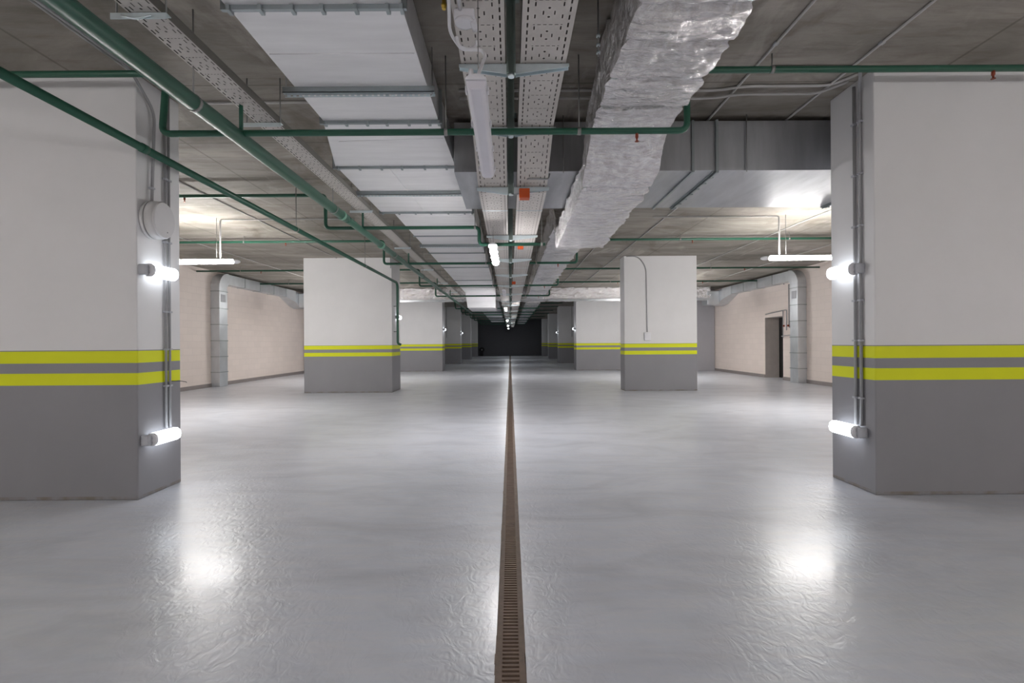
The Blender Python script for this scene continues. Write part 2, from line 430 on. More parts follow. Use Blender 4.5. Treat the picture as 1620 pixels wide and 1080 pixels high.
# large cross duct
cz0, cz1 = R(1.73), R(2.235); cy0, cy1 = 4.90, 6.25
cdk = thing('cross_duct', 'large rectangular grey metal duct crossing under the ceiling behind the near columns', 'duct', (3, cy0, cz0))
xs = [-.56, .95, 2.10, 4.05, 6.2, 9.1]
for a, b in zip(xs, xs[1:]):
    MB().box(a+.004, b-.004, cy0, cy1, cz0, cz1).build('duct_section', M['duct_dark'], cdk, bevel=.004)
for x, t_ in ((1.86, .02), (2.10, .03), (4.05, .03), (6.2, .03)):
    q = MB(); q.box(x-.012, x+.012, cy0-t_, cy0, cz0, cz1); q.box(x-.012, x+.012, cy0-t_, cy1, cz0-t_, cz0)
    if t_ > .025: q.box(x-.03, x-.022, cy0, cy1, cz0-.015, cz0)
    fl = q.build('flange', M['flange'], cdk)
    if x in (2.10, 4.05):
        for k in range(7):
            yy = cy0+.1+k*.19; MB().box(x-.018, x+.018, yy, yy+.03, cz0-.04, cz0-.03).build('clamp', M['flange'], fl)
for x in (.55, 2.4, 5.6):
    MB().tube([(x, cy0-.02, cz0-.02), (x, cy0-.02, CZ)], .005, 6).build('rod', M['rod'], cdk)

# foil wrapped duct
def foil_grid(root, name, st, seams, axis='y', amp=.02, per=(9, 7), step=.05, seed=0, bands=False):
    """st: stations (t, u0, u1, z0, z1); a closed wrinkled skin"""
    t0, t1 = st[0][0], st[-1][0]; n = max(2, int((t1-t0)/step)); v = []; f = []
    nu, nz = per
    rings = []
    for k in range(n+1):
        t_ = t0+(t1-t0)*k/n
        for a, b in zip(st, st[1:]):
            if a[0] <= t_+1e-9 and t_ <= b[0]+1e-9: break
        u = 0 if b[0] == a[0] else (t_-a[0])/(b[0]-a[0]); u = min(1, max(0, u))
        u0, u1, z0, z1 = [a[i]+(b[i]-a[i])*u for i in range(1, 5)]
        pin = 0
        for s_ in seams: pin = max(pin, math.exp(-((t_-s_)/.022)**2))
        prof = [(u0+(u1-u0)*i/nu, z0, 0, -1) for i in range(nu)]+[(u1, z0+(z1-z0)*i/nz, 1, 0) for i in range(nz)] + \
               [(u1-(u1-u0)*i/nu, z1, 0, 1) for i in range(nu)]+[(u0, z1-(z1-z0)*i/nz, -1, 0) for i in range(nz)]
        L = len(prof)
        for i, (x, z, nx, nz_) in enumerate(prof):
            cx, cz_ = (u0+u1)/2, (z0+z1)/2
            corner = (x in (u0, u1)) and (z in (z0, z1))
            p = Vector((x*3+seed, t_*3.3, z*3))
            d = amp*noise.noise(p)+amp*.8*noise.noise(p*2.7)*1.0+amp*.5*abs(noise.noise(p*6.1))
            d += amp*.55*(1-pin) - pin*.016
            d += amp*.75*(.5-abs(noise.noise(Vector((x*2.2+seed, t_*9, z*2.2)))))*(1-pin)
            if nz_ == 0 or corner: d += amp*.35*math.sin(t_*9+seed+2*noise.noise(Vector((t_, seed, 0))))
            if nz_ > 0: d = -abs(d)*.4
            if corner: nx = (1 if x == u1 else -1)*.9; nzz = (1 if z == z1 else -1)*.5; d += .004+amp*.7*noise.noise(Vector((t_*6, seed, x)))
            else: nzz = nz_
            sag = 0
            if nz_ < 0: sag = -.012*math.sin(PI*(x-u0)/(u1-u0))*(1-pin)
            X, Z = x+nx*d, min(z+nzz*d+sag, CZ-.005)
            v.append((X, t_, Z) if axis == 'y' else (t_, X, Z))
        rings.append(L)
    L = rings[0]
    for k in range(n):
        for i in range(L):
            a = k*L+i; b = k*L+(i+1) % L
            f.append((a, b, b+L, a+L))
    f.append(tuple(range(L))[::-1]); f.append(tuple(n*L+i for i in range(L)))
    mb = MB(); mb.v = v; mb.f = f; mb.sm = [True]*(len(f)-2)+[False, False]
    o = mb.build(name, M['foil'], root)
    cs = {0, nu, nu+nz, 2*nu+nz}; at_ = o.data.attributes.new('sharp_edge', 'BOOLEAN', 'EDGE')
    for e in o.data.edges:
        a, b = e.vertices
        if a % L == b % L and a % L in cs: at_.data[e.index].value = True
    if bands:
        for s_ in seams:
            k = round((s_-t0)/(t1-t0)*n)
            if 0 < k < n:
                pts = [v[k*L+i] for i in list(range(nu+nz, L))+list(range(0, nu+nz+1))]
                c0 = Vector((sum(p[0] for p in pts)/len(pts), pts[0][1], sum(p[2] for p in pts)/len(pts)))
                pts = [Vector(p)+(Vector(p)-c0).normalized()*.001 for p in pts[nu:]+[]] if False else [Vector(p) for p in pts]
                MB().tube(pts, .0028, 6).build('band', M['strut'], root)
    return o
fd = thing('foil_wrapped_duct', 'silver foil wrapped duct running along the ceiling right of centre', 'duct', (1.03, 3, R(1.83)))
st1 = [(-3, .72, 1.34, R(1.84), R(2.26)), (3.95, .72, 1.34, R(1.83), R(2.24)), (4.62, .71, 1.33, R(1.47), R(1.69)), (7.1, .71, 1.34, R(1.38), R(1.68)), (7.6, .72, 1.34, R(1.80), R(2.1)), (7.9, .72, 1.34, R(1.83), R(2.25)), (19.95, .72, 1.34, R(1.83), R(2.25))]
seams = [2.2, 2.62, 2.95, 3.35, 3.75, 4.62, 5.6, 6.5, 7.1, 8.2, 9, 9.8, 10.8, 12, 13.2, 14.5, 16, 17.5, 19]
def cut(st, a, b):
    def at(t_):
        for p, q in zip(st, st[1:]):
            if p[0] <= t_ <= q[0]:
                u = (t_-p[0])/(q[0]-p[0]); return tuple([t_]+[p[i]+(q[i]-p[i])*u for i in range(1, 5)])
    return [at(a)]+[s_ for s_ in st if a < s_[0] < b]+[at(b)]
foil_grid(fd, 'foil_wrap', cut(st1, -3, 8), seams, amp=.019, per=(20, 14), step=.022, bands=True)
foil_grid(fd, 'foil_wrap', cut(st1, 8, 19.95), seams, amp=.024, per=(10, 6), step=.05, seed=3)
# far foil sections and the cross run
fd2 = thing('foil_wrapped_duct', 'far stretch of foil wrapped duct beyond the foil cross duct', 'duct', (1.03, 22, R(1.83)))
foil_grid(fd2, 'foil_wrap', [(21.5, .72, 1.34, R(1.80), R(2.25)), (47, .72, 1.34, R(1.8), R(2.25))], [23+1.5*k for k in range(16)], amp=.03, per=(6, 4), step=.12, seed=5)
fc = thing('foil_cross_duct', 'silver foil wrapped duct crossing the hall above the third columns', 'duct', (0, 20, R(1.83)))
foil_grid(fc, 'foil_wrap', [(-8.3, 20.05, 21.35, R(1.83), R(2.25)), (8.3, 20.05, 21.35, R(1.83), R(2.25))], [-8+1.2*k for k in range(14)], axis='x', amp=.03, per=(6, 8), step=.05, seed=8)
MB().box(-8.3, -2, 19.97, 20.02, R(1.70), R(1.79)).build('support_rail', M['duct_side'], fc)
MB().box(1.6, 8.3, 19.97, 20.02, R(1.70), R(1.79)).build('support_rail', M['duct_side'], fc)

# wall ducts: riser on the wall, bend, run along the wall, elbow into the cross duct
def wall_duct(s_, lb):
    xw = XL+.005 if s_ < 0 else XR-.005
    r = thing('wall_duct', lb, 'duct', (xw, 14.9, 0))
    a, b = sorted((xw, xw-s_*.27))
    MB().box(a, b, 14.86, 15.28, .0, R(1.78)).build('riser', M['duct_side'], r, bevel=.006)
    # bend in the y-z plane
    q = MB(); cy, cz = 15.28, R(1.78); ro = .42; N = 8; C = Vector((0, 15.36, R(1.78)))
    prev = None
    for k in range(N+1):
        an = PI-PI/2*k/N
        inn = (C.y+.08*math.cos(an), C.z+.08*math.sin(an)); out = (C.y+.50*math.cos(an), C.z+.46*math.sin(an))
        if prev:
            (i0, o0) = prev
            q.quad((a, *i0), (a, *inn), (b, *inn), (b, *i0)); q.quad((a, *o0), (b, *o0), (b, *out), (a, *out))
            q.quad((a, *i0), (a, *o0), (a, *out), (a, *inn)); q.quad((b, *i0), (b, *inn), (b, *out), (b, *o0))
        prev = (inn, out)
    q.build('bend', M['duct_side'], r)
    MB().box(a, b, 15.36, 19.3, R(1.90), R(2.22)).build('ceiling_run', M['duct_side'], r, bevel=.006)
    # drop elbow to the foil cross duct
    q = MB(); pts = [(19.3, R(1.90), R(2.22)), (19.75, R(1.72), R(2.16)), (20.2, R(1.56), R(2.08)), (20.6, R(1.5), R(2.05))]
    e0, e1 = sorted((xw, xw-s_*.45))
    loft([(y, e0 if y > 19.4 else a, e1 if y > 19.4 else b, z0, z1) for y, z0, z1 in pts], 'elbow', M['duct_side'], r)
    e2, e3 = sorted((xw-s_*.45, xw-s_*.95))
    MB().box(e2, e3, 20.0, 20.6, R(1.52), R(2.1)).build('elbow_box', M['duct_side'], r, bevel=.03)
    for z in (.45, .93, 1.42, 1.92, 2.42, 2.95):
        MB().box(a-.012*(s_ > 0), b+.012*(s_ < 0), 14.845, 15.295, z-.012, z+.012).build('flange', M['flange'], r)
    for y in (16.3, 17.3, 18.3, 19.3):
        MB().box(a-.01*(s_ > 0), b+.01*(s_ < 0), y-.012, y+.012, R(1.89), R(2.225)).build('flange', M['flange'], r)
    fx = b if s_ < 0 else a
    q = MB().box(fx-.012, fx+.012, 14.93, 15.17, 2.62, 2.86).build('access_hatch', M['clip'], r, bevel=.01)
    q['label'] = 'dark access hatch'
wall_duct(-1, 'metal duct rising up the left cream wall and turning along the ceiling')
wall_duct(1, 'sheet metal duct rising from the floor beside the doorway on the right cream wall')

# ------------------------------------------------------------------ cable trays
def cable_tray(x0, x1, st, mat, lb, joints):
    xc = (x0+x1)/2; hw = (x1-x0)/2; hh = .06
    r = thing('cable_tray', lb, 'cable tray', (xc, 0, 0))
    def strip(f, name, mt):
        q = MB()
        for (ya, za), (yb, zb_) in zip(st, st[1:]): f(q, ya, za, yb, zb_)
        q.build(name, mt, r, origin=(xc, 0, 0))
    strip(lambda q, ya, za, yb, zb_: q.quad((x0, ya, za), (x0, yb, zb_), (x1, yb, zb_), (x1, ya, za)), 'tray_floor', mat)
    def sides(q, ya, za, yb, zb_):
        for x in (x0, x1): q.quad((x, ya, za), (x, yb, zb_), (x, yb, zb_+hh), (x, ya, za+hh))
    strip(sides, 'tray_side', M['lid'])
    strip(lambda q, ya, za, yb, zb_: q.quad((x0-.004, ya, za+hh), (x1+.004, ya, za+hh), (x1+.004, yb, zb_+hh), (x0-.004, yb, zb_+hh)), 'lid', M['lid'])
    for y in joints:
        for (ya, za), (yb, zb_) in zip(st, st[1:]):
            if ya <= y <= yb: z = za+(zb_-za)*(y-ya)/(yb-ya)
        MB().box(x0-.003, x1+.003, y-.008, y+.008, z-.004, z-.001).build('joint_plate', M['zinc'], r)
ts = [(-6, R(1.84)), (4.1, R(1.84)), (4.95, R(1.53)), (47.5, R(1.52))]
JT = [4.12, 5.6, 7.9, 9.9, 12, 15, 18]
cable_tray(-.31, -.02, ts, M['tray30'], 'perforated pale cable tray just left of the hanging posts, above the unlit lamp', JT)
cable_tray(.08, .38, ts, M['tray30'], 'perforated pale cable tray just right of the hanging posts, with the orange box', JT)
cable_tray(-2.17, -1.98, [(-6, R(1.90)), (19.9, R(1.90))], M['tray20'], 'narrow perforated cable tray along the ceiling between thick green pipe and pale duct', [2.8, 4.15, 6.9, 9.6])
def tray_z(y): return R(1.84) if y <= 4.1 else (R(1.84)-.31*(y-4.1)/.85 if y < 4.95 else R(1.53))
PY = [3.2, 4.12, 4.86, 6.88, 8.8, 10.8, 12.8, 15, 17.7, 19.4, 23, 26, 29.6, 33, 37, 41]
for i, y in enumerate(PY):
    zz = tray_z(y)-.006
    lb = ['zinc hanging post with bright arms carrying both centre trays, nearest the camera',
          'hanging post with dark arms just before the green cross pipe',
          'hanging post whose arms sit beside the orange box',
          'hanging post whose arms sit just before the lit ceiling lamp'][i] if i < 4 else \
         '%s hanging post down the aisle carrying the two centre trays' % ORD[i]
    r = thing('tray_hanger', lb, 'support', (.018, y, zz), 'hanging posts under the centre trays')
    q = MB(); q.box(-.012, -.006, y-.02, y+.02, zz-.06, CZ); q.box(.042, .048, y-.02, y+.02, zz-.06, CZ); q.box(-.012, .048, y+.016, y+.022, zz-.06, CZ)
    q.box(-.012, .0, y-.022, y-.018, zz-.06, CZ); q.box(.036, .048, y-.022, y-.018, zz-.06, CZ)
    q.build('post', M['strut'], r)
    MB().box(-.04, .076, y-.05, y+.05, CZ-.006, CZ).build('ceiling_plate', M['strut'], r)
    for s_ in (-1, 1):
        q = MB(); xi = -.012 if s_ < 0 else .048; xo = -.325 if s_ < 0 else .40
        prof = [(xi, zz-.068), (xi, zz-.002), (xo, zz-.002), (xo, zz-.022)]
        q.prism(prof if s_ < 0 else prof[::-1], 'y', y-.022, y-.018)
        q.prism(prof if s_ < 0 else prof[::-1], 'y', y+.018, y+.022)
        a, b = sorted((xi, xo)); q.box(a, b, y-.022, y+.022, zz-.004, zz)
        for k in range(4): q.box(xi+(xo-xi)*(.25+.2*k)-.006, xi+(xo-xi)*(.25+.2*k)+.006, y-.024, y-.022, zz-.022, zz-.012)
        q.build('arm', M['zinc'], r)
    MB().tube([(.018, y, zz-.078), (.018, y, zz-.06)], .022, 8).build('end_cap', M['zinc'], r)
for i, y in enumerate([2.78, 4.16, 6.9, 9.56, 12.4, 15.2, 18]):
    zz = R(1.90)-.004
    r = thing('tray_bracket', '%s steel bracket from the camera holding the narrow tray beside the green pipe' % ORD[i], 'support', (-2.07, y, zz), 'brackets under the narrow left tray')
    q = MB(); q.box(-2.27, -1.95, y-.02, y+.02, zz-.006, zz); q.box(-2.27, -1.95, y-.022, y-.018, zz-.035, zz)
    q.build('arm', M['zinc'], r)
    for x in (-2.25, -1.965): MB().tube([(x, y, zz), (x, y, CZ)], .005, 6).build('rod', M['rod'], r)
    if i == 0:
        MB().tube([(-2.2, y-.03, zz-.02), (-2.12, y-.03, zz-.045), (-2.03, y-.03, zz-.02)], .006, 6, .05).build('hook', M['zinc'], r)

# ------------------------------------------------------------------ green pipes
def head(root, x, y, z, up=False):
    s_ = 1 if up else -1
    MB().tube([(x, y, z), (x, y, z+s_*.035), (x, y, z+s_*.036), (x, y, z+s_*.06), (x, y, z+s_*.061), (x, y, z+s_*.066)], [.013, .013, .008, .007, .016, .016], 8).build('sprinkler_head', M['copper'], root)
def rod(root, x, y, z, r=.03):
    o = MB().tube([(x, y, z), (x, y, CZ)], .0055, 6).build('hanger_rod', M['rod'], root)
    MB().tube([(x-.014, y, z), (x+.014, y, z)], r, 12).build('clamp', M['rod'], o)
def rody(root, x, y, z, r):
    o = MB().tube([(x, y, z), (x, y, CZ)], .0055, 6).build('hanger_rod', M['rod'], root)
    MB().tube([(x, y-.014, z), (x, y+.014, z)], r, 12).build('clamp', M['rod'], o)
# main
ax, az = -2.15, R(1.65)
pa = thing('main_sprinkler_pipe', 'thick green sprinkler main running diagonally from top left down the hall', 'pipe', (ax, 3, az))
MB().tube([(ax, -6, az), (ax, 6.35, az)], .056, 20).build('pipe', M['green'], pa)
MB().tube([(ax, 6.35, az), (ax, 6.45, az), (ax, 27, az)], [.056, .047, .047], 18).build('pipe', M['green'], pa)
for y in (6.2, 8.1): MB().tube([(ax, y-.03, az), (ax, y+.03, az)], .061, 18).build('coupling', M['joint'], pa)
for y in (3.3, 5.9, 9, 12, 15, 18, 21): rody(pa, ax, y, az, .06)
# branch B
bx_, bz = -3.02, R(1.625)
pb = thing('branch_sprinkler_pipe', 'slimmer green pipe from the left frame edge that turns down beside the second left column', 'pipe', (bx_, 3, bz))
MB().tube([(bx_, -6, bz), (bx_, 13.0, bz), (bx_, 13.0, R(.0)), (bx_+.09, 13.0, R(-.035))], .033, 14, .16).build('pipe', M['green'], pb)
for y in (4.0,): MB().tube([(bx_, y-.03, bz), (bx_, y+.03, bz)], .038, 14).build('coupling', M['green'], pb)
for y in (6.85, 10.1): rody(pb, bx_, y, bz, .036)
for z in (R(1.0), R(.32)): MB().tube([(bx_, 13.0, z), (LI[1]+.01, 13.0, z)], .012, 8).build('wall_clip', M['rod'], pb)
# cross lines
LZ, UZ = R(1.68), R(2.16)
sets = [3.85, 7.03, 10.2, 14.2, 17.3, 23.6, 26.5, 29, 32.5, 36, 40, 44]
for i, y in enumerate(sets):
    zl, zu = LZ, UZ
    lb = ['nearest green cross pipe, passing below trays and foil duct in front of the near columns',
          'green cross pipe just behind the large grey cross duct, ending at the lit lamp',
          'green cross pipe in front of the second columns',
          'green cross pipe just behind the second columns'][i] if i < 4 else '%s green cross pipe down the hall' % ORD[i]
    r = thing('sprinkler_cross_pipe', lb, 'pipe', (0, y, zl), 'green cross pipes under the ceiling')
    if i == 1:
        pts = [(-9.19, y, zu), (-2.67, y, zu), (-2.67, y, zl), (-.44, y, zl), (-.44, y, R(1.43)), (.52, y, R(1.43))]
        MB().tube([(1.45, y, zu), (9.1, y, zu)], .0255, 12).build('pipe', M['green'], r); rod(r, .47, y, R(1.43)); rod(r, 1.6, y, zu)
    elif y > 20: pts = [(-2.7, y, zu), (-2.65, y, zl), (1.42, y, zl), (1.42, y, zu), (2.9, y, zu)]
    else: pts = [(-9.19, y, zu), (-2.72 if i == 0 else -2.65, y, zu), (-2.76 if i == 0 else -2.65, y, zl), (1.42, y, zl), (1.42, y, zu), (9.1, y, zu)]
    MB().tube(pts, .0255 if i < 4 else .028, 12, .07).build('pipe', M['green'], r)
    if y < 20:
        MB().tube([(ax+.02, y-.0, zl), (ax+.02, y, R(2.03 if i == 0 else 2.1))], .016, 8).build('riser', M['green'], r)
        for x in (-.5, .56) if i != 1 else (-.5,): rod(r, x, y, zl)
        for x in (-7.9, -5.6, 3.6 if i else 2.1, 5.9): rod(r, x, y, zu)
        for x in (-7.3, -4.72, 3.86, 6.9): head(r, x, y, zu-.02)
        if i != 1: head(r, 1.02, y, zl-.02)
# ------------------------------------------------------------------ lights
def hang_light(y, lit, lb, L=1.27, x=-.155, z=R(1.25), fancy=True, m='tubefar'):
    r = thing('linear_ceiling_lamp', lb, 'lamp', (x, y, z), 'aisle ceiling lamps')
    def half(hw, hh, up, n=8):   # rounded trough profile in x-z
        return [(x+hw*math.cos(a), z+(1 if up else -1)*hh*math.sin(a)) for a in [PI*k/n for k in range(n+1)]]
    q = MB().prism(half(.052, .028, True), 'y', y, y+L); q.build('housing', M['plastic'], r, bevel=.004)
    q = MB().prism([(x-.048, z), (x-.043, z-.028), (x-.026, z-.042), (x+.026, z-.042), (x+.043, z-.028), (x+.048, z)], 'y', y+.012, y+L-.012)
    q.build('diffuser', M[m] if lit else M['off_diffuser'], r, bevel=.004)
    if fancy:
        for k in range(4):
            yy = y+.1+k*(L-.2)/3
            for s_ in (-1, 1): MB().box(x+s_*.053-.005, x+s_*.053+.005, yy-.02, yy+.02, z-.016, z+.012).build('clip', M['plastic'], r, bevel=.002)
    for yy in (y+.2, y+L-.2):
        MB().tube([(x, yy, z+.04), (x, yy, tray_z(yy)-.001)], .003, 6).build('suspension_wire', M['rod'], r)
hang_light(2.29, False, 'unlit white linear lamp hanging under the centre trays near the camera')
hang_light(6.15, True, 'glowing linear lamp hanging under the centre trays behind the orange box', L=1.4, x=-.215)
for i, y in enumerate([12.5, 18.0, 27.5, 36, 43.5]):
    hang_light(y, i > 0, ['unlit', 'glowing', 'glowing', 'glowing', 'glowing'][i]+' linear lamp far down the aisle, %s from the camera' % ORD[i+2], fancy=False, z=R(1.3) if i else R(1.36), m='tubefar' if i < 2 else 'tubedim')
def bay_light(x0, y, lb, L=1.5, z=R(1.50), m='tube'):
    r = thing('bay_tube_lamp', lb, 'lamp', (x0, y, z))
    MB().box(x0, x0+L, y-.022, y+.022, z+.028, z+.05).build('housing', M['plastic'], r, bevel=.006)
    q = MB().prism([(y+.045*math.cos(a), z-.040*math.sin(a)) for a in [-PI*.07+PI*1.14*k/10 for k in range(11)]], 'x', x0+.01, x0+L-.01)
    q.build('diffuser', M[m], r)
    for x in (x0+.3, x0+L-.3): MB().tube([(x, y, z+.03), (x, y, CZ)], .004, 6).build('rod', M['rod'], r)
bay_light(-6.5, 8.75, 'glowing white tube lamp hanging in the left bay')
bay_light(4.70, 8.75, 'glowing white tube lamp hanging in the right bay')
bay_light(-6.4, 17.6, 'glowing tube lamp hidden behind the second left column')
bay_light(4.8, 17.6, 'glowing tube lamp hidden behind the second right column')
for y in (-.4, -6.0):  # unseen lamps added behind the camera to light the near column fronts
    nm = 'added unseen beside the viewer' if y > -3 else 'added unseen far behind the viewer'
    bay_light(-6.4, y, 'glowing tube lamp in the left bay '+nm, m='tubenear'); bay_light(4.8, y, 'glowing tube lamp in the right bay '+nm, m='tubenear')
    hang_light(y-2, True, 'glowing linear lamp over the aisle '+nm, fancy=False)
for x, s_ in ((-7.43, 'left'), (6.93, 'right')):
    tag(MB().tube([(x, 13.1, CZ), (x, 13.1, CZ-.03), (x, 13.1, CZ-.06), (x, 13.1, CZ-.09)], [.10, .12, .12, .07], 16).build('smoke_detector', M['plastic'], origin=(x, 13.1, CZ)),
        'round white smoke detector on the ceiling beyond the glowing tube in the %s bay' % s_, 'detector')

def wall_light(xw, s_, y, z, lb, L=.31):
    """s_=+1: mounted on a face looking towards +x"""
    r = thing('wall_lamp', lb, 'lamp', (xw, y, z), 'lamps on the columns')
    X = lambda d: xw+s_*d
    a, b = sorted((X(0), X(.035))); MB().box(a, b, y+.02, y+L-.02, z-.035, z+.035).build('base_plate', M['clip'], r, bevel=.004)
    prof = [(X(.035), z-.055), (X(.075), z-.055), (X(.10), z-.035), (X(.108), z), (X(.10), z+.035), (X(.075), z+.055), (X(.035), z+.055)]
    MB().prism(prof, 'y', y+.025, y+L).build('diffuser', M['walllight'], r, bevel=.004)
    q = MB().prism([(u if True else u, v) for u, v in prof], 'y', y+.0, y+.025); q.build('end_cap', M['plastic'], r, bevel=.004)
    a, b = sorted((X(.0), X(.07)))
    MB().box(a, b, y-.045, y, z-.045, z+.045).build('cable_box', M['clip'], r, bevel=.01)
    for dz in (-.025, 0.015): MB().tube([(X(.05), y-.04, z+dz), (X(.06), y+.003, z+dz)], .011, 8).build('cable_gland', M['clip'], r)
wall_light(LI[0], 1, 4.11, R(.64), 'upper glowing lamp on the side of the nearest left column')
wall_light(LI[0], 1, 4.13, R(-.81), 'lower glowing lamp on the side of the nearest left column')
wall_light(RI[0], -1, 4.21, R(.625), 'upper glowing lamp on the side of the nearest right column')
wall_light(RI[0], -1, 4.19, R(-.795), 'lower glowing lamp on the side of the nearest right column')
wall_light(LI[1], 1, 13.25, R(.72), 'small glowing lamp on the side of the second left column behind the green pipe')
for k in (2, 3):
    wall_light(LI[k], 1, CD[k]+.2, R(.64), 'tiny glowing lamp on the side of the %s left column' % ORD[k])
    wall_light(RI[k], -1, CD[k]+.2, R(.64), 'tiny glowing lamp on the side of the %s right column' % ORD[k])

# ------------------------------------------------------------------ speaker and conduits on near left column
sy, sz = 4.215, R(1.085)
sp = thing('wall_loudspeaker', 'round off-white loudspeaker high on the side of the nearest left column', 'loudspeaker', (LI[0], sy, sz))
def disc(x0, x1, ry0, ry1, name, mat, n=36, dy=0):
    q = MB(); P = [];
    for (x, k) in ((x0, ry0), (x1, ry1)):
        P.append([(x, sy+dy+.14*k*math.cos(2*PI*i/n), sz+.165*k*math.sin(2*PI*i/n)) for i in range(n)])
    q.v = P[0]+P[1]; q.f = [(i, (i+1) % n, n+(i+1) % n, n+i) for i in range(n)]+[tuple(range(n))[::-1], tuple(n+i for i in range(n))]
    q.sm = [True]*n+[False]*2
    return q.build(name, mat, sp)
x_ = LI[0]
disc(x_, x_+.035, .98, 1.0, 'back_shell', M['speaker']); disc(x_+.035, x_+.045, .93, .93, 'groove', M['groove'])
disc(x_+.045, x_+.115, 1.0, .97, 'front_shell', M['speaker']); disc(x_+.115, x_+.128, .97, .90, 'front_cover', M['speaker'])
MB().tube([(x_+.128, sy+.03, sz-.1), (x_+.131, sy+.03, sz-.1)], .006, 8).build('screw', M['groove'], sp)

def conduit(name, pts, r, lb, fillet=.08, mat='conduit', clips=(), group=None, cat='conduit', axis='x'):
    t_ = thing(name, lb, cat, pts[0], group)
    MB().tube(pts, r, 10, fillet).build('tube', M[mat], t_)
    for c in clips:
        x, y, z = c; e = r+.006
        MB().box(x-e, x+e, y-e, y+e, z-.008, z+.008).build('clip', M['clip'], t_)
    return t_
cx = LI[0]+.016
for k, dy in enumerate((4.375, 4.425)):
    bot = R(-.75) if k == 0 else R(-.75)
    conduit('wall_conduit', [(cx, dy, CZ-.002), (cx, dy, bot)], .0105,
            '%s conduit of the grey pair on the side of the nearest left column' % ('nearer' if k == 0 else 'farther'),
            clips=[(cx, dy, R(z)) for z in (1.5, .93, .3, -.04, -.37)], group='conduit pair on nearest left column')
conduit('wall_conduit', [(-3.1, 3.1, CZ-.016), (-3.1, 3.95, CZ-.016), (cx+.01, 4.24, CZ-.25), (cx+.01, 4.20, R(1.24))], .012, 'grey conduit curving off the ceiling down to the round loudspeaker', .1,
        clips=[(cx+.01, 4.20, R(1.36))])
conduit('ceiling_conduit', [(-3.14, -2, CZ-.013), (-3.14, 4.04, CZ-.013)], .011, 'pale conduit along the ceiling left of the thick green main', mat='conduit_pale')
cx = RI[0]-.016
for k, dy in enumerate((4.20, 4.27)):
    top = [(2.2, 4.02-.0+k*.05, CZ-.014), (cx-.12, 4.02+k*.05, CZ-.014), (cx, dy-.0, CZ-.09)] if k == 0 else [(cx, dy, CZ-.05)]
    conduit('wall_conduit', top+[(cx, dy, R(-.74))], .0125,
            'grey conduit %s, nearest right column' % ('curving off the ceiling' if k == 0 else 'straight behind its curved twin'), .07,
            clips=[(cx, dy, R(z)) for z in (1.9, 1.45, 1.0, .35, 0, -.5)], group='conduit pair on nearest right column')
tw = thing('wire_tail', 'thin loose dark wire sticking out by the lower yellow stripe of the nearest left column', 'wire', (LI[0]+.02, 4.44, R(-.33)))
MB().tube([(LI[0]+.02, 4.42, R(-.33)), (LI[0]+.05, 4.5, R(-.335)), (LI[0]+.06, 4.58, R(-.35)), (LI[0]+.03, 4.63, R(-.36))], .003, 6, .02).build('wire', M['black'], tw)
# ceiling conduits on the right, lengthwise
for x, lb in ((2.05, 'pale conduit along the ceiling just right of the foil duct'), (2.86, 'pale conduit along the ceiling nearer the right columns')):
    conduit('ceiling_conduit', [(x, -2, CZ-.012), (x, 19, CZ-.012)], .011, lb, mat='conduit_pale', clips=[(x, y, CZ-.012) for y in (2.6, 3.7, 8, 10)])
for k, (y, lb) in enumerate(((4.36, 'upper crosswise conduit on the ceiling in front of the grey cross duct'), (4.46, 'lower crosswise conduit on the ceiling in front of the grey cross duct'))):
    conduit('ceiling_conduit', [(-.45, y, CZ-.014-.02*k), (.5, y, CZ-.014-.02*k), (1.9, y+.02, CZ-.014-.02*k), (2.1, y-.05, CZ-.014-.02*k), (2.86-.05*k, y-.05, CZ-.014-.02*k), (3.0-.04*k, y-.25-.0*k, CZ-.014-.02*k)], .012, lb, .1, mat='conduit_pale')
conduit('ceiling_conduit', [(-2.9, 4.55, CZ-.014), (-1.0, 4.55, CZ-.014)], .012, 'pale crosswise conduit on the ceiling above the narrow tray', mat='conduit_pale')
# lamp feeds in the bays
for x0_, x1_, lb in ((-2.8, -5.23, 'thin conduit dropping from the ceiling to the glowing tube in the left bay'), (2.6, 4.88, 'thin conduit dropping from the ceiling to the glowing tube in the right bay')):
    conduit('ceiling_conduit', [(x0_, 8.75, CZ-.03), (x1_, 8.75, CZ-.03), (x1_, 8.75, R(1.53))], .014, lb, .05, mat='conduit_pale')
# lengthwise ceiling conduits in the bays
for x, lb in ((-4.6, 'lengthwise conduit on the ceiling of the left bay'), (-7.0, 'lengthwise conduit on the ceiling near the left cream wall'), (5.6, 'lengthwise conduit on the ceiling of the right bay'), (7.6, 'lengthwise conduit on the ceiling near the right cream wall')):
    conduit('ceiling_conduit', [(x, 5 if x < 0 else 6.4, CZ-.012), (x, 19.5, CZ-.012)], .010, lb, mat='conduit_pale')
# second right column: conduit to switch box
y = CD[1]-.012
conduit('wall_conduit', [(3.1, y, CZ-.014), (3.42, y, CZ-.014), (3.62, y, CZ-.30), (3.64, y, R(.26))], .014, 'grey conduit curving down the front of the second right column', .16,
        clips=[(3.635, y, R(.62))])
sb = thing('switch_box', 'small white switch box on the front of the second right column', 'switch', (3.64, CD[1], R(.14)))
MB().box(3.56, 3.73, CD[1]-.055, CD[1], R(.04), R(.25)).build('box', M['plastic'], sb, bevel=.01)
MB().box(3.59, 3.70, CD[1]-.062, CD[1]-.055, R(.09), R(.20)).build('rocker', M['plastic'], sb, bevel=.003)
y4 = CD[3]-.012
for xx, k, nm in ((-4.0, 3, 'left'), (3.9, 3, 'right')):
    conduit('wall_conduit', [(xx, y4, CZ-.01), (xx, y4, R(.35))], .014, 'thin conduit down the shaded front of the fourth %s column' % nm)
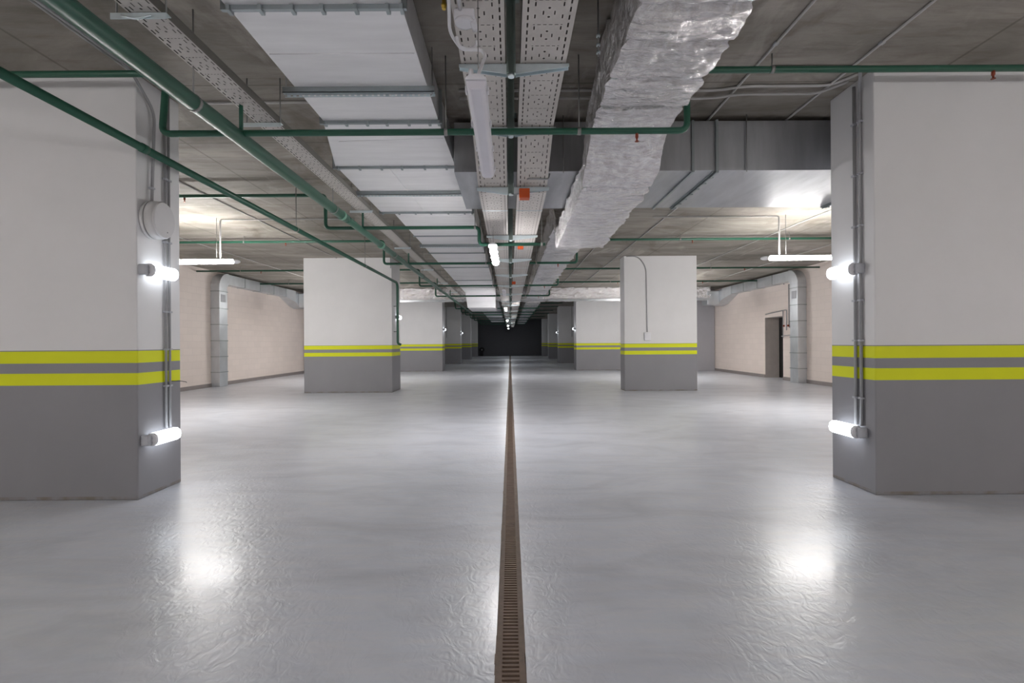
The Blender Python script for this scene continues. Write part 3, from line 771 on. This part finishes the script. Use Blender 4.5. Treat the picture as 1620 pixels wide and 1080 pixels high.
conduit('wall_conduit', [(-3.16, CD[1]-.012, CZ-.01), (-3.16, CD[1]-.012, R(2.0))], .012, 'short grey conduit stub at the top of the second left column')

# junction box, cable loop and lamp feed at the near lamp
jx, jy, jz = -.235, 2.62, R(1.74)
jb = thing('junction_box', 'white junction box with looped cables on the left centre tray above the unlit lamp', 'junction box', (jx, jy, jz))
MB().box(jx-.055, jx+.055, jy-.04, jy+.04, jz-.0, jz+.05).build('box', M['plastic'], jb, bevel=.008)
MB().tube([(jx, jy, jz), (jx, jy, jz-.012), (jx, jy, jz-.014)], [.055, .052, .04], 18).build('lid', M['plastic'], jb)
MB().tube([(jx+.045, jy-.02, jz-.004), (jx+.055, jy+.05, jz-.01)], .018, 10).build('cable_gland', M['plastic'], jb)
MB().tube([(jx-.02, jy-.03, jz+.04), (jx-.02, jy-.55, jz+.06)], .010, 8).build('cable_stub', M['plastic'], jb)
lc = thing('lamp_cable', 'thick white cable looping from the junction box to the unlit lamp', 'cable', (jx, jy, jz))
MB().tube([(jx-.07, 1.9, R(1.80)), (jx-.07, 2.5, R(1.78)), (jx-.09, 2.68, R(1.72)), (jx-.03, 2.78, R(1.68)), (jx+.05, 2.75, R(1.68)), (jx+.06, 2.72, R(1.70))], .0095, 8, .05).build('cable', M['plastic'], lc)
MB().tube([(jx-.05, 2.68, R(1.70)), (jx-.045, 2.70, R(1.66)), (jx-.0, 2.72, R(1.65)), (jx+.085, 2.72, R(1.65)), (jx+.11, 2.66, R(1.58)), (jx+.09, 2.45, R(1.38)), (jx+.082, 2.34, R(1.275))], .010, 8, .05).build('cable', M['plastic'], lc)
MB().tube([(jx+.055, 2.32, R(1.26)), (jx+.055, 2.32, R(1.31))], .012, 8).build('cable_gland', M['plastic'], lc)
bg = thing('brass_fitting', 'small brass fitting hanging at the top edge beside the junction box', 'fitting', (-.35, 2.62, R(1.9)))
MB().tube([(-.352, 2.66, CZ), (-.352, 2.66, R(1.87))], .005, 6).build('rod', M['rod'], bg)
MB().tube([(-.352, 2.66, R(1.93)), (-.352, 2.66, R(1.91)), (-.352, 2.66, R(1.90)), (-.352, 2.66, R(1.87)), (-.352, 2.66, R(1.86)), (-.352, 2.66, R(1.835))], [.008, .016, .012, .012, .017, .010], 8).build('nut', M['brass'], bg)
# orange boxes
ob = thing('orange_box', 'orange junction box clipped under the right centre tray with a grey cable', 'junction box', (.155, 4.86, R(1.50)))
MB().box(.10, .205, 4.80, 4.90, R(1.44), R(1.535)).build('box', M['orange'], ob, bevel=.006)
MB().tube([(.15, 4.86, R(1.555)), (.16, 4.80, R(1.62)), (.19, 4.72, R(1.60)), (.39, 4.74, R(1.60)), (.40, 4.76, R(1.66))], .008, 8, .04).build('cable', M['conduit'], ob)
for i, (x, y) in enumerate(((.17, 7.5), (.10, 12.0))):
    o = thing('orange_box', ['small orange junction box under the right tray just above the lit lamp', 'tiny reddish junction box under the trays further down the aisle'][i], 'junction box', (x, y, R(1.47)))
    MB().box(x-.045, x+.045, y-.04, y+.04, R(1.45), R(1.515)).build('box', M['orange'], o, bevel=.006)
# bolt fixing hanging from the slab near the foil duct
bf = thing('threaded_anchor', 'small galvanised threaded anchor with nuts hanging beside the foil duct', 'fitting', (.62, 3.3, R(2.1)))
MB().tube([(.60, 3.22, CZ), (.60, 3.22, R(1.90))], .006, 6).build('rod', M['rod'], bf)
for z in (2.03, 1.97, 1.92): MB().tube([(.60, 3.22, R(z)), (.60, 3.22, R(z)+.015)], .014, 6).build('nut', M['zinc'], bf)

# pipes by the doorway on the right wall
xw = XR-.03
vp = thing('valve_pipework', 'thin grey pipes with small valves on the right wall between doorway and duct riser', 'pipework', (xw, 15.8, 1.8))
MB().tube([(xw, 15.75, R(1.85)), (xw, 15.75, R(.45)), (xw, 15.36, R(.35))], .018, 8, .05).build('pipe', M['conduit'], vp)
MB().tube([(xw-.05, 15.95, R(1.86)), (xw-.05, 15.95, R(1.95)), (xw-.05, 15.40, R(1.95)), (xw-.05, 15.40, R(.20)), (xw-.05, 16.1, R(.16))], .016, 8, .05).build('pipe', M['conduit'], vp)
MB().tube([(xw, 17.2, R(.95)), (xw, 16.1, R(1.02)), (xw, 15.9, R(1.02)), (xw, 15.9, R(.35))], .016, 8, .05).build('pipe', M['conduit'], vp)
MB().tube([(xw, 16.1, R(1.0)), (xw, 16.1, R(.1))], .014, 8).build('pipe', M['conduit'], vp)
for yy, z in ((15.75, .50), (15.6, .48), (16.0, .5)): MB().tube([(xw-.03, yy, R(z)-.03), (xw-.03, yy, R(z)+.03)], .03, 8).build('valve', M['copper'], vp)
# small dark wheel-like thing against the end wall
ex = thing('dark_reel', 'small round dark object low against the dark end wall', 'object', (-2.8, Y1-.1, .62))
MB().tube([(-2.8, Y1-.12, .62), (-2.8, Y1-.0, .62)], .26, 20).build('disc', M['black'], ex)
MB().tube([(-2.8, Y1-.16, .62), (-2.8, Y1-.1, .62)], .07, 12).build('hub', M['groove'], ex)
MB().box(-2.95, -2.65, Y1-.2, Y1-.0, 0, .38).build('stand', M['black'], ex)
